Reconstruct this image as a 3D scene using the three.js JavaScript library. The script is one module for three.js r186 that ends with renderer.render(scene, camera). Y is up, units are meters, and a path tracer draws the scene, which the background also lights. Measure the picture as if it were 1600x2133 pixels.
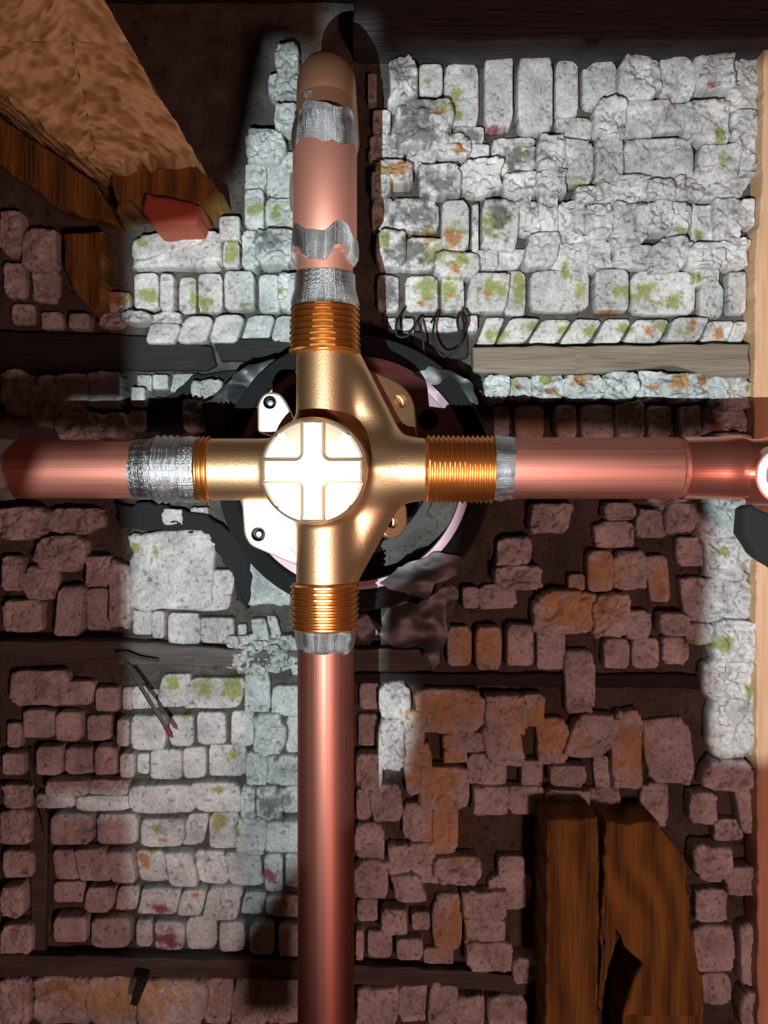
import * as THREE from 'three';
import * as BGU from 'three/addons/utils/BufferGeometryUtils.js';

// ---------------------------------------------------------------- camera, lamps, exposure
const scene = new THREE.Scene();
scene.background = new THREE.Color(0x000000);
const CZ = 0.27, F = 1890, WZ = -0.07;                       // camera distance, focal length in pixels, face of the back wall
const camera = new THREE.PerspectiveCamera(2 * Math.atan(1066.5 / F) * 180 / Math.PI, 1600 / 2133, 0.01, 20);
camera.position.set(0, 0, CZ); camera.lookAt(0, 0, -1); scene.add(camera);
const renderer = new THREE.WebGLRenderer({ antialias: true });
renderer.toneMapping = THREE.LinearToneMapping; renderer.toneMappingExposure = 1.0;
renderer.shadowMap.enabled = true;

const LAMP = new THREE.Vector3(-0.035, -0.055, CZ);          // hand lamp held beside the camera
const GOBO = 0.03;                                           // distance to the added hood that shapes its light
const spot = new THREE.SpotLight(new THREE.Color(0.87, 1, 1.03), 0.53, 0, 1.1, 1, 2);
spot.position.copy(LAMP); spot.target.position.set(0.10, 0.15, WZ);
spot.shadow.radius = 0.02; spot.castShadow = true;
scene.add(spot, spot.target);
const BULB = new THREE.Vector3(0.17, -0.2, 0.52);            // added warm fill for the dark zones, out of view
const warm = new THREE.PointLight(new THREE.Color(1, 0.48, 0.44), 0.36, 0, 2);
warm.position.copy(BULB); warm.shadow.radius = 1.2; warm.castShadow = true;
scene.add(warm);

// ---------------------------------------------------------------- helpers
const MM = 0.001;
const P = (px, py, z = 0) => new THREE.Vector3((px - 800) / F * (CZ - z), (1066.5 - py) / F * (CZ - z), z);
const S = z => (CZ - z) / F;                                 // metres per pixel at a depth
let seed = 12345;
const rnd = () => (seed = (seed * 1664525 + 1013904223) >>> 0) / 4294967296;
const hash = (x, y, z) => { let h = Math.imul(x, 374761393) ^ Math.imul(y, 668265263) ^ Math.imul(z, 2147483647 ^ 1274126177); h = Math.imul(h ^ (h >>> 13), 1274126177); return ((h ^ (h >>> 16)) >>> 0) / 4294967296; };
function noise(x, y, z = 0) {                                // value noise, -1..1
  const X = Math.floor(x), Y = Math.floor(y), Z = Math.floor(z); let u = x - X, v = y - Y, w = z - Z;
  u = u * u * (3 - 2 * u); v = v * v * (3 - 2 * v); w = w * w * (3 - 2 * w);
  const L = (a, b, t) => a + (b - a) * t, h = (i, j, k) => hash(X + i, Y + j, Z + k);
  return 2 * L(L(L(h(0, 0, 0), h(1, 0, 0), u), L(h(0, 1, 0), h(1, 1, 0), u), v), L(L(h(0, 0, 1), h(1, 0, 1), u), L(h(0, 1, 1), h(1, 1, 1), u), v), w) - 1;
}
const fbm = (x, y, z = 0, o = 4) => { let s = 0, a = 0.5; for (let i = 0; i < o; i++) { s += a * noise(x, y, z + i * 7.3); x *= 2.03; y *= 2.03; z *= 2.03; a *= 0.5; } return s; };
const counts = {};
const numbered = n => { const k = counts[n] = (counts[n] ?? -1) + 1; return k ? `${n}_${String(k).padStart(3, '0')}` : n; };
function thing(name, label, category, pos) {
  const o = new THREE.Group(); o.name = numbered(name); o.position.copy(pos); o.userData = { label, category }; scene.add(o); return o;
}
function rootPos(o) { const v = new THREE.Vector3(); while (o) { v.add(o.position); o = o.parent; } return v; }
function part(name, geo, mat, parent, label) {               // geometry in world metres
  const m = new THREE.Mesh(geo, mat); m.name = name; const p = rootPos(parent); geo.translate(-p.x, -p.y, -p.z);
  if (label) m.userData.label = label; parent.add(m); return m;
}
function single(name, geo, mat, label, category) {
  geo.computeBoundingBox(); const c = geo.boundingBox.getCenter(new THREE.Vector3()); geo.translate(-c.x, -c.y, -c.z);
  const m = new THREE.Mesh(geo, mat); m.position.copy(c); m.name = numbered(name); m.userData = { label, category }; scene.add(m); return m;
}
function struct(name, geo, mat) { const m = new THREE.Mesh(geo, mat); m.name = name; m.userData = { kind: 'structure' }; scene.add(m); return m; }
function dataTex(w, h, fn, srgb, rep) {
  const d = new Uint8Array(w * h * 4);
  for (let y = 0; y < h; y++) for (let x = 0; x < w; x++) { const c = fn(x / w, y / h); const i = (y * w + x) * 4; for (let k = 0; k < 3; k++) d[i + k] = Math.max(0, Math.min(255, (c.length ? c[k] : c) * 255)); d[i + 3] = 255; }
  const t = new THREE.DataTexture(d, w, h); if (srgb) t.colorSpace = THREE.SRGBColorSpace;
  t.magFilter = THREE.LinearFilter; t.minFilter = THREE.LinearMipmapLinearFilter; t.generateMipmaps = true;
  t.wrapS = t.wrapT = THREE.RepeatWrapping; if (rep) t.repeat.set(rep, rep); t.needsUpdate = true; return t;
}
// tileable fbm on [0,1]^2
const tile = (u, v, n, z) => { const a = noise(u * n, v * n, z), b = noise(u * n - n, v * n, z), c = noise(u * n, v * n - n, z), d = noise(u * n - n, v * n - n, z); return (a * (1 - u) + b * u) * (1 - v) + (c * (1 - u) + d * u) * v; };
const tfbm = (u, v, n, z, o = 4) => { let s = 0, a = 0.5; for (let i = 0; i < o; i++) { s += a * tile(u, v, n, z + i); n *= 2; a *= 0.55; } return s; };

// ---------------------------------------------------------------- materials (uv in metres unless said)
const grainTex = dataTex(512, 512, (u, v) => 0.55 + 0.5 * tfbm(u, v, 8, 1, 5) - 0.55 * Math.max(0, tile(u, v, 34, 9) - 0.55), false, 1 / 0.045);
// stains on the plaster: yellow-green and rust patches with their own places (wall pixels: x, y, rx, ry, kind)
const STAINS = [];
for (const [k, list] of [['g', [[948, 195, 16, 26], [945, 228, 24, 14], [890, 162, 8, 8], [1085, 305, 16, 20], [798, 355, 18, 12], [865, 360, 10, 8], [1030, 460, 34, 28], [945, 475, 30, 18], [895, 480, 26, 18], [790, 450, 14, 12], [800, 500, 16, 20], [845, 500, 14, 14], [905, 520, 34, 24], [960, 545, 30, 22], [885, 600, 22, 30], [935, 600, 26, 30], [1030, 600, 40, 22], [1085, 590, 14, 40], [1180, 555, 10, 20], [1210, 600, 12, 20], [1300, 605, 18, 16], [1350, 600, 30, 18], [1410, 625, 34, 16], [1460, 575, 14, 10], [1040, 690, 26, 16], [1110, 680, 22, 14], [1175, 680, 22, 14], [1235, 685, 14, 12], [1310, 680, 24, 12], [1385, 675, 14, 18], [1435, 690, 16, 12], [1500, 280, 10, 20], [1500, 210, 14, 8], [1215, 380, 30, 6], [1420, 478, 14, 8], [1465, 482, 12, 10], [1510, 330, 14, 16], [290, 495, 14, 22], [425, 500, 12, 6], [480, 525, 20, 24], [300, 610, 20, 14], [395, 610, 8, 26], [420, 625, 24, 14], [510, 632, 14, 8], [585, 610, 14, 10], [530, 435, 18, 16], [570, 432, 16, 14], [250, 620, 14, 14], [275, 1145, 22, 14], [320, 1150, 10, 12], [350, 1425, 20, 14], [420, 1440, 26, 20], [480, 1435, 20, 24], [380, 1495, 12, 8], [480, 1580, 20, 16], [450, 1650, 14, 6], [450, 1725, 14, 22], [490, 1735, 8, 24], [320, 1735, 12, 12], [310, 1785, 12, 6], [1510, 1150, 16, 10], [1500, 1340, 24, 16], [1560, 1440, 10, 24], [1440, 1345, 14, 14], [105, 2060, 18, 18], [130, 2055, 12, 10], [1070, 800, 10, 14], [1140, 790, 14, 12], [1560, 810, 12, 8], [1530, 890, 8, 10]]], ['o', [[910, 235, 18, 7], [955, 305, 14, 16], [832, 352, 24, 20], [815, 380, 6, 10], [1065, 335, 10, 8], [890, 490, 12, 18], [945, 490, 24, 22], [948, 555, 12, 16], [880, 625, 12, 12], [1015, 608, 12, 8], [938, 610, 7, 6], [1360, 685, 18, 12], [1445, 680, 8, 16], [1510, 690, 12, 12], [1270, 648, 22, 5], [1210, 795, 24, 16], [1365, 805, 14, 8], [1410, 795, 20, 18], [1460, 795, 14, 12], [1150, 815, 12, 8], [1500, 890, 14, 14], [225, 615, 22, 20], [225, 660, 8, 8], [455, 1735, 6, 6], [335, 1757, 12, 6], [405, 1868, 8, 6], [290, 1810, 12, 16]]], ['b', [[250, 2080, 170, 50], [1000, 1350, 60, 60], [1200, 1270, 90, 50], [930, 1480, 90, 50], [1130, 1520, 90, 60], [910, 1620, 60, 70], [1320, 1560, 40, 70], [1260, 1190, 50, 40], [1380, 1215, 22, 40], [930, 1740, 50, 60], [940, 1950, 40, 50], [1130, 880, 70, 26]]], ['m', [[1035, 260, 20, 7], [1480, 175, 14, 6], [1400, 200, 8, 6], [570, 1590, 8, 12], [330, 1905, 20, 12], [560, 1830, 22, 16], [340, 1970, 30, 20], [1080, 805, 8, 6]]], ['d', [[860, 275, 60, 26], [910, 380, 44, 30], [850, 440, 60, 34], [850, 520, 50, 30], [830, 150, 20, 40], [560, 1680, 40, 30], [560, 510, 30, 24], [870, 230, 40, 30], [980, 275, 40, 16], [1075, 320, 30, 30], [805, 600, 30, 40], [900, 720, 80, 30], [1040, 440, 20, 40]]]]) for (const s of list) STAINS.push([...s, k]);
const COL = { b: [0.79, 0.66, 0.46], g: [0.56, 0.58, 0.33], o: [0.70, 0.47, 0.28], m: [0.52, 0.25, 0.30], d: [0.36, 0.36, 0.36] };
const plasterTex = dataTex(800, 1066, (u, v) => {
  const X = u * 1600, Y = (1 - v) * 2133;
  const b = 0.72 + 0.17 * fbm(X / 45, Y / 45, 3, 4) + 0.06 * noise(X / 4, Y / 4, 8) - 0.55 * Math.max(0, noise(X / 6, Y / 6, 15) - 0.52) - 0.25 * Math.max(0, fbm(X / 22, Y / 22, 33, 3) - 0.22) + 0.08 * fbm(X / 260, Y / 260, 5, 3);
  let c = [b, b, b * 0.985];
  for (const [x, y, rx, ry, k] of STAINS) {
    const dx = (X - x) / rx, dy = (Y - y) / ry; if (dx * dx + dy * dy > 3.5) continue;
    const m = Math.max(0, Math.min(1, 1.5 * (1.15 - Math.hypot(dx, dy) + 0.55 * noise(X / 12, Y / 12, 21) + 0.3 * noise(X / 4, Y / 4, 22)))) * (k === 'd' ? 0.7 : 0.85);
    const q = COL[k]; for (let i = 0; i < 3; i++) c[i] = c[i] * (1 - m) + (q[i] * (0.5 + 0.6 * b)) * m;
  }
  return c;
}, true);
const plaster = new THREE.MeshStandardMaterial({ map: plasterTex, bumpMap: null, roughness: 0.95 });
const plasterBump = grainTex.clone(); plasterBump.repeat.set(6.4, 8.5); plasterBump.needsUpdate = true;
plaster.bumpMap = plasterBump; plaster.bumpScale = 0.0016;
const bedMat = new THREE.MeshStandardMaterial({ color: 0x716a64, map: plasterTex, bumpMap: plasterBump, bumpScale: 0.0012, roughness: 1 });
const woodMat = (hex, dark, rep, rot, bump, contrast = 0.3) => {
  const c = new THREE.Color(hex), d = new THREE.Color(dark);
  const g = (u, v) => { const w = tfbm(u, v * 0.25, 4, 31, 2) * 0.3; const r = 0.5 + 0.5 * Math.sin((u + w * 0.25) * Math.PI * 2 * 7 + 5 * tile(u, v, 3, 11)); return Math.max(0, Math.min(1, 0.5 + contrast * (r - 0.5) + 0.55 * tile(u, v, 2, 50) * 0.5 + 0.5 * noise(u * 120, v * 7, 2) * 0.5)); };
  const t = dataTex(256, 512, (u, v) => { const k = g(u, v); const x = d.clone().lerp(c, k); x.convertLinearToSRGB(); return [x.r, x.g, x.b]; }, true, rep);
  const b = dataTex(256, 512, (u, v) => g(u, v) * 0.6 + 0.4 * (0.5 + 0.5 * noise(u * 150, v * 10, 5)), false, rep);
  t.rotation = b.rotation = rot;
  return new THREE.MeshStandardMaterial({ map: t, bumpMap: b, bumpScale: bump, roughness: 0.85 });
};
const M = {
  bed: bedMat,
  backing: new THREE.MeshStandardMaterial({ color: 0x1b1917, roughness: 1, bumpMap: grainTex, bumpScale: 0.001 }),
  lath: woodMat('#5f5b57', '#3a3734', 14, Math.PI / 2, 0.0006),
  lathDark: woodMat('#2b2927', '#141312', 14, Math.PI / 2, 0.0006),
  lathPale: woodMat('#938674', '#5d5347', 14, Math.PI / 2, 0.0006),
  stud: woodMat('#e2b893', '#bd9068', 9, 0, 0.0004),
  beam: woodMat('#ecca9e', '#8f673d', 16, Math.PI / 2 - 0.25, 0.0022, 0.25),
  redwood: new THREE.MeshStandardMaterial({ color: 0xb0563e, roughness: 0.8, bumpMap: grainTex, bumpScale: 0.0005 }),
  board: woodMat('#94702f', '#4a3412', 11, 0, 0.0012, 0.6),
  header: woodMat('#3c3b3b', '#232222', 10, Math.PI / 2, 0.001),
  brass: new THREE.MeshPhysicalMaterial({ color: new THREE.Color().setRGB(0.72, 0.43, 0.225), metalness: 1, roughness: 0.44, bumpMap: dataTex(256, 256, (u, v) => 0.5 + 0.5 * tfbm(u, v, 64, 4, 2), false, 1 / 0.02), bumpScale: 0.00006 }),
  brassFaceLit: new THREE.MeshPhysicalMaterial({ color: new THREE.Color().setRGB(0.97, 0.78, 0.54), metalness: 1, roughness: 0.46 }),  // brass paled to carry the lamp glare on cap and tabs
  brassCut: new THREE.MeshPhysicalMaterial({ color: new THREE.Color().setRGB(0.78, 0.38, 0.12), metalness: 1, roughness: 0.33 }),
  copper: new THREE.MeshPhysicalMaterial({ color: new THREE.Color().setRGB(0.47, 0.18, 0.13), metalness: 0.9, roughness: 0.40, roughnessMap: null }),
  copperShiny: new THREE.MeshPhysicalMaterial({ color: new THREE.Color().setRGB(0.55, 0.18, 0.13), metalness: 0.9, roughness: 0.33, clearcoat: 0.6, clearcoatRoughness: 0.12 }),
  copperDimmed: new THREE.MeshPhysicalMaterial({ color: new THREE.Color().setRGB(0.29, 0.105, 0.075), metalness: 0.92, roughness: 0.5 }),  // same copper, darkened to hold down glare on the lower pipe
  copperCleanLit: new THREE.MeshPhysicalMaterial({ color: new THREE.Color().setRGB(0.72, 0.32, 0.235), metalness: 0.8, roughness: 0.56 }),  // sanded riser copper, also lightened because it lies off the lamp highlight
  copperDull: new THREE.MeshPhysicalMaterial({ color: new THREE.Color().setRGB(0.56, 0.27, 0.15), metalness: 0.85, roughness: 0.5 }),
  solder: new THREE.MeshPhysicalMaterial({ color: new THREE.Color().setRGB(0.62, 0.62, 0.63), metalness: 1, roughness: 0.3, bumpMap: grainTex, bumpScale: 0.0003 }),
  black: new THREE.MeshStandardMaterial({ color: 0x0a0a0a, roughness: 0.6 }),
  blackCloth: new THREE.MeshStandardMaterial({ color: 0x1e1e20, roughness: 0.95, bumpMap: grainTex, bumpScale: 0.0008 }),
  rubber: new THREE.MeshStandardMaterial({ color: 0x030303, roughness: 0.9 }),
  plate: new THREE.MeshPhysicalMaterial({ color: 0x9c7f88, metalness: 0.25, roughness: 0.45 }),
  steel: new THREE.MeshPhysicalMaterial({ color: new THREE.Color().setRGB(0.6, 0.6, 0.6), metalness: 1, roughness: 0.35 }),
  rust: new THREE.MeshStandardMaterial({ color: 0x6e2430, roughness: 0.8 }),
  white: new THREE.MeshPhysicalMaterial({ color: 0xf2f2f0, roughness: 0.35 }),
  greyPlastic: new THREE.MeshPhysicalMaterial({ color: 0x8b8b8b, roughness: 0.5 }),
  film: new THREE.MeshPhysicalMaterial({ color: 0x46484a, roughness: 0.42, transmission: 0.7, thickness: 0, side: THREE.DoubleSide, clearcoat: 0, clearcoatRoughness: 0.15 }),
  room: new THREE.MeshStandardMaterial({ color: 0x6b5548, roughness: 0.95 }),
  lampBlack: new THREE.MeshStandardMaterial({ color: 0x151515, roughness: 0.7 }),
  led: new THREE.MeshStandardMaterial({ color: 0x222222, emissive: 0xfffbf0, emissiveIntensity: 1 }),
  bulb: new THREE.MeshStandardMaterial({ color: 0x442211, emissive: 0xff9a66, emissiveIntensity: 1 }),
};
{ // sawn end: arcs of torn, speckled grain
  const h = (u, v) => { const w = v + 0.10 * Math.sin((u - 0.3) * 4.2) + 0.03 * noise(u * 6, v * 6, 3); const r = noise(u * 16, w * 46, 6) * 0.6 + noise(u * 40, w * 90, 7) * 0.5 + 0.4 * fbm(u * 9, v * 9, 12, 3); return Math.max(0, Math.min(1, 0.62 + 0.55 * r)); };
  const c1 = [0.96, 0.88, 0.64], c0 = [0.60, 0.47, 0.28];
  M.beamEnd = new THREE.MeshStandardMaterial({ map: dataTex(512, 512, (u, v) => { const k = Math.min(1, 1.35 * h(u, v)); return c1.map((c, i) => c0[i] + (c - c0[i]) * k); }, true, 1 / 0.1), bumpMap: dataTex(512, 512, h, false, 1 / 0.1), bumpScale: 0.0022, roughness: 0.95 });
}
{ // copper: faint drawn streaks and tarnish
  const t = dataTex(256, 256, (u, v) => { const k = 0.42 + 0.10 * tfbm(u, v, 5, 77, 4) + 0.05 * noise(u * 60, v * 3, 4); return k; }, false, 1);
  M.copper.roughnessMap = M.copperDimmed.roughnessMap = t; M.copperDimmed.roughness = 1.25; M.copper.roughness = 1.36;
}

// ---------------------------------------------------------------- geometry builders
function lathe(profile, origin, dir, seg = 64, wob) {        // profile [[t mm, r mm]...] along dir
  const g = new THREE.LatheGeometry(profile.map(([t, r]) => new THREE.Vector2(r * MM, t * MM)), seg);
  if (wob) { const p = g.attributes.position; for (let i = 0; i < p.count; i++) { const x = p.getX(i), y = p.getY(i), z = p.getZ(i), r = Math.hypot(x, z); if (r < 1e-6) continue; const a = Math.atan2(z, x); const [dr, dt] = wob(Math.cos(a), Math.sin(a), y / MM); const k = (r + dr * MM) / r; p.setXYZ(i, x * k, y + dt * MM, z * k); } g.computeVertexNormals(); }
  let c = BGU.toCreasedNormals(g, 0.7);
  c.applyQuaternion(new THREE.Quaternion().setFromUnitVectors(new THREE.Vector3(0, 1, 0), dir)); c.translate(origin.x, origin.y, origin.z); return c;
}
const X = new THREE.Vector3(1, 0, 0), Y = new THREE.Vector3(0, 1, 0), Z = new THREE.Vector3(0, 0, 1), NX = X.clone().negate(), NY = Y.clone().negate();
function thread(t0, t1, r, n, taper = 0) { const p = (t1 - t0) / n, a = [[t0, 0.1], [t0, r - 0.75]]; for (let i = 0; i < n; i++) { const t = t0 + i * p, q = r - taper * i / n; a.push([t + 0.12 * p, q - 0.65], [t + 0.42 * p, q], [t + 0.66 * p, q], [t + 0.94 * p, q - 0.65]); } a.push([t1, r - 0.75 - taper], [t1, 0.1]); return a; }
function roughPoly(pts, step, amp, sd = 0) {                 // pixel polygon with an uneven edge
  const o = []; for (let i = 0; i < pts.length; i++) { const a = pts[i], b = pts[(i + 1) % pts.length], L = Math.hypot(b[0] - a[0], b[1] - a[1]), n = Math.max(1, Math.round(L / step)); for (let k = 0; k < n; k++) { const t = k / n, x = a[0] + (b[0] - a[0]) * t, y = a[1] + (b[1] - a[1]) * t; const e = k ? 1 : 0.3; o.push([x + amp * e * noise(x / 17, y / 17, sd + 1), y + amp * e * noise(x / 17, y / 17, sd + 60)]); } } return o;
}
function extrude(pts, z0, z1, bevel, holes = [], seg = 2) {  // pixel polygon seen at depth z1, extruded from z0 to z1 (world)
  const s = new THREE.Shape(pts.map(([x, y]) => { const p = P(x, y, z1); return new THREE.Vector2(p.x, p.y); }));
  for (const [hx, hy, r] of holes) { const p = P(hx, hy, z1); const h = new THREE.Path(); h.absarc(p.x, p.y, r * S(z1), 0, Math.PI * 2, true); s.holes.push(h); }
  const g = new THREE.ExtrudeGeometry(s, { depth: z1 - z0 - 2 * bevel, bevelEnabled: bevel > 0, bevelSize: bevel, bevelThickness: bevel, bevelOffset: -bevel, bevelSegments: seg, curveSegments: 20 });
  g.translate(0, 0, z0 + bevel); return g;
}
function roundPoly(pts, r, n = 5) {                          // [x, y, r?]
  const o = []; const L = pts.length; for (let i = 0; i < L; i++) { const p = pts[i], a = pts[(i + L - 1) % L], b = pts[(i + 1) % L]; const rr = p[2] ?? r; const da = Math.hypot(a[0] - p[0], a[1] - p[1]), db = Math.hypot(b[0] - p[0], b[1] - p[1]); const k = Math.min(rr, da * 0.48, db * 0.48); const A = [p[0] + (a[0] - p[0]) / da * k, p[1] + (a[1] - p[1]) / da * k], B = [p[0] + (b[0] - p[0]) / db * k, p[1] + (b[1] - p[1]) / db * k]; for (let j = 0; j <= n; j++) { const t = j / n; o.push([(1 - t) * (1 - t) * A[0] + 2 * t * (1 - t) * p[0] + t * t * B[0], (1 - t) * (1 - t) * A[1] + 2 * t * (1 - t) * p[1] + t * t * B[1]]); } } return o;
}
function tube(points, r, seg = 24, rad = 10) { return new THREE.TubeGeometry(new THREE.CatmullRomCurve3(points), seg, r, rad, false); }
function planarUV(g, fx) { const p = g.attributes.position, u = new Float32Array(p.count * 2); for (let i = 0; i < p.count; i++) { const [a, b] = fx(p.getX(i), p.getY(i), p.getZ(i)); u[2 * i] = a; u[2 * i + 1] = b; } g.setAttribute('uv', new THREE.BufferAttribute(u, 2)); return g; }
const WS = S(WZ), wallUV = (x, y) => [(x / WS + 800) / 1600, 1 - (1066.5 - y / WS) / 2133];
function surfaceNets(sdf, lo, hi, h) {                       // naive surface nets of sdf(x, y, z) in mm, returns metres
  const n = [0, 1, 2].map(i => Math.ceil((hi[i] - lo[i]) / h) + 1), N = n[0] * n[1] * n[2], f = new Float32Array(N), id = new Int32Array(N).fill(-1);
  const at = (i, j, k) => (k * n[1] + j) * n[0] + i;
  for (let k = 0; k < n[2]; k++) for (let j = 0; j < n[1]; j++) for (let i = 0; i < n[0]; i++) f[at(i, j, k)] = sdf(lo[0] + i * h, lo[1] + j * h, lo[2] + k * h);
  const v = [], nor = [], idx = [];
  const E = [[0, 1], [2, 3], [4, 5], [6, 7], [0, 2], [1, 3], [4, 6], [5, 7], [0, 4], [1, 5], [2, 6], [3, 7]];
  for (let k = 0; k < n[2] - 1; k++) for (let j = 0; j < n[1] - 1; j++) for (let i = 0; i < n[0] - 1; i++) {
    const c = []; let s = 0; for (let q = 0; q < 8; q++) { c[q] = f[at(i + (q & 1), j + ((q >> 1) & 1), k + (q >> 2))]; if (c[q] < 0) s++; }
    if (!s || s === 8) continue;
    let x = 0, y = 0, z = 0, m = 0; for (const [a, b] of E) if ((c[a] < 0) !== (c[b] < 0)) { const t = c[a] / (c[a] - c[b]); x += (a & 1) + ((b & 1) - (a & 1)) * t; y += ((a >> 1) & 1) + (((b >> 1) & 1) - ((a >> 1) & 1)) * t; z += (a >> 2) + ((b >> 2) - (a >> 2)) * t; m++; }
    const X0 = lo[0] + (i + x / m) * h, Y0 = lo[1] + (j + y / m) * h, Z0 = lo[2] + (k + z / m) * h, e = 0.25;
    const g = new THREE.Vector3(sdf(X0 + e, Y0, Z0) - sdf(X0 - e, Y0, Z0), sdf(X0, Y0 + e, Z0) - sdf(X0, Y0 - e, Z0), sdf(X0, Y0, Z0 + e) - sdf(X0, Y0, Z0 - e)).normalize();
    id[at(i, j, k)] = v.length / 3; v.push(X0 * MM, Y0 * MM, Z0 * MM); nor.push(g.x, g.y, g.z);
  }
  const quad = (a, b, c, d, flip) => { if (a < 0 || b < 0 || c < 0 || d < 0) return; flip ? idx.push(a, c, b, a, d, c) : idx.push(a, b, c, a, c, d); };
  for (let k = 1; k < n[2] - 1; k++) for (let j = 1; j < n[1] - 1; j++) for (let i = 1; i < n[0] - 1; i++) {
    const o = f[at(i, j, k)] < 0;
    if (o !== (f[at(i + 1, j, k)] < 0)) quad(id[at(i, j - 1, k - 1)], id[at(i, j, k - 1)], id[at(i, j, k)], id[at(i, j - 1, k)], !o);
    if (o !== (f[at(i, j + 1, k)] < 0)) quad(id[at(i - 1, j, k - 1)], id[at(i - 1, j, k)], id[at(i, j, k)], id[at(i, j, k - 1)], !o);
    if (o !== (f[at(i, j, k + 1)] < 0)) quad(id[at(i - 1, j - 1, k)], id[at(i, j - 1, k)], id[at(i, j, k)], id[at(i - 1, j, k)], !o);
  }
  const g = new THREE.BufferGeometry(); g.setAttribute('position', new THREE.Float32BufferAttribute(v, 3)); g.setAttribute('normal', new THREE.Float32BufferAttribute(nor, 3)); g.setIndex(idx);
  return planarUV(g, (x, y) => [x, y]);
}

// ---------------------------------------------------------------- the room: floor, ceiling, walls, and the lath-and-plaster back wall
const box = (x0, x1, y0, y1, z0, z1) => { const g = new THREE.BoxGeometry(x1 - x0, y1 - y0, z1 - z0); g.translate((x0 + x1) / 2, (y0 + y1) / 2, (z0 + z1) / 2); return g; };
struct('floor', box(-0.7, 0.7, -0.95, -0.9, -0.12, 1.4), M.room);
struct('ceiling', box(-0.7, 0.7, 0.7, 0.75, -0.12, 1.4), M.room);
struct('wall_left', box(-0.7, -0.65, -0.9, 0.7, -0.12, 1.4), M.room);
struct('wall_right', box(0.65, 0.7, -0.9, 0.7, -0.12, 1.4), M.room);
struct('wall_front', box(-0.65, 0.65, -0.9, 0.7, 1.35, 1.4), M.room);
const BZ = -0.0815;                                          // face of the dark backing behind the keys
const wall = new THREE.Group(); wall.name = 'wall_back'; wall.userData = { kind: 'structure' }; scene.add(wall);
part('backing', box(-0.65, 0.65, -0.9, 0.7, -0.12, BZ), M.backing, wall);

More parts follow.
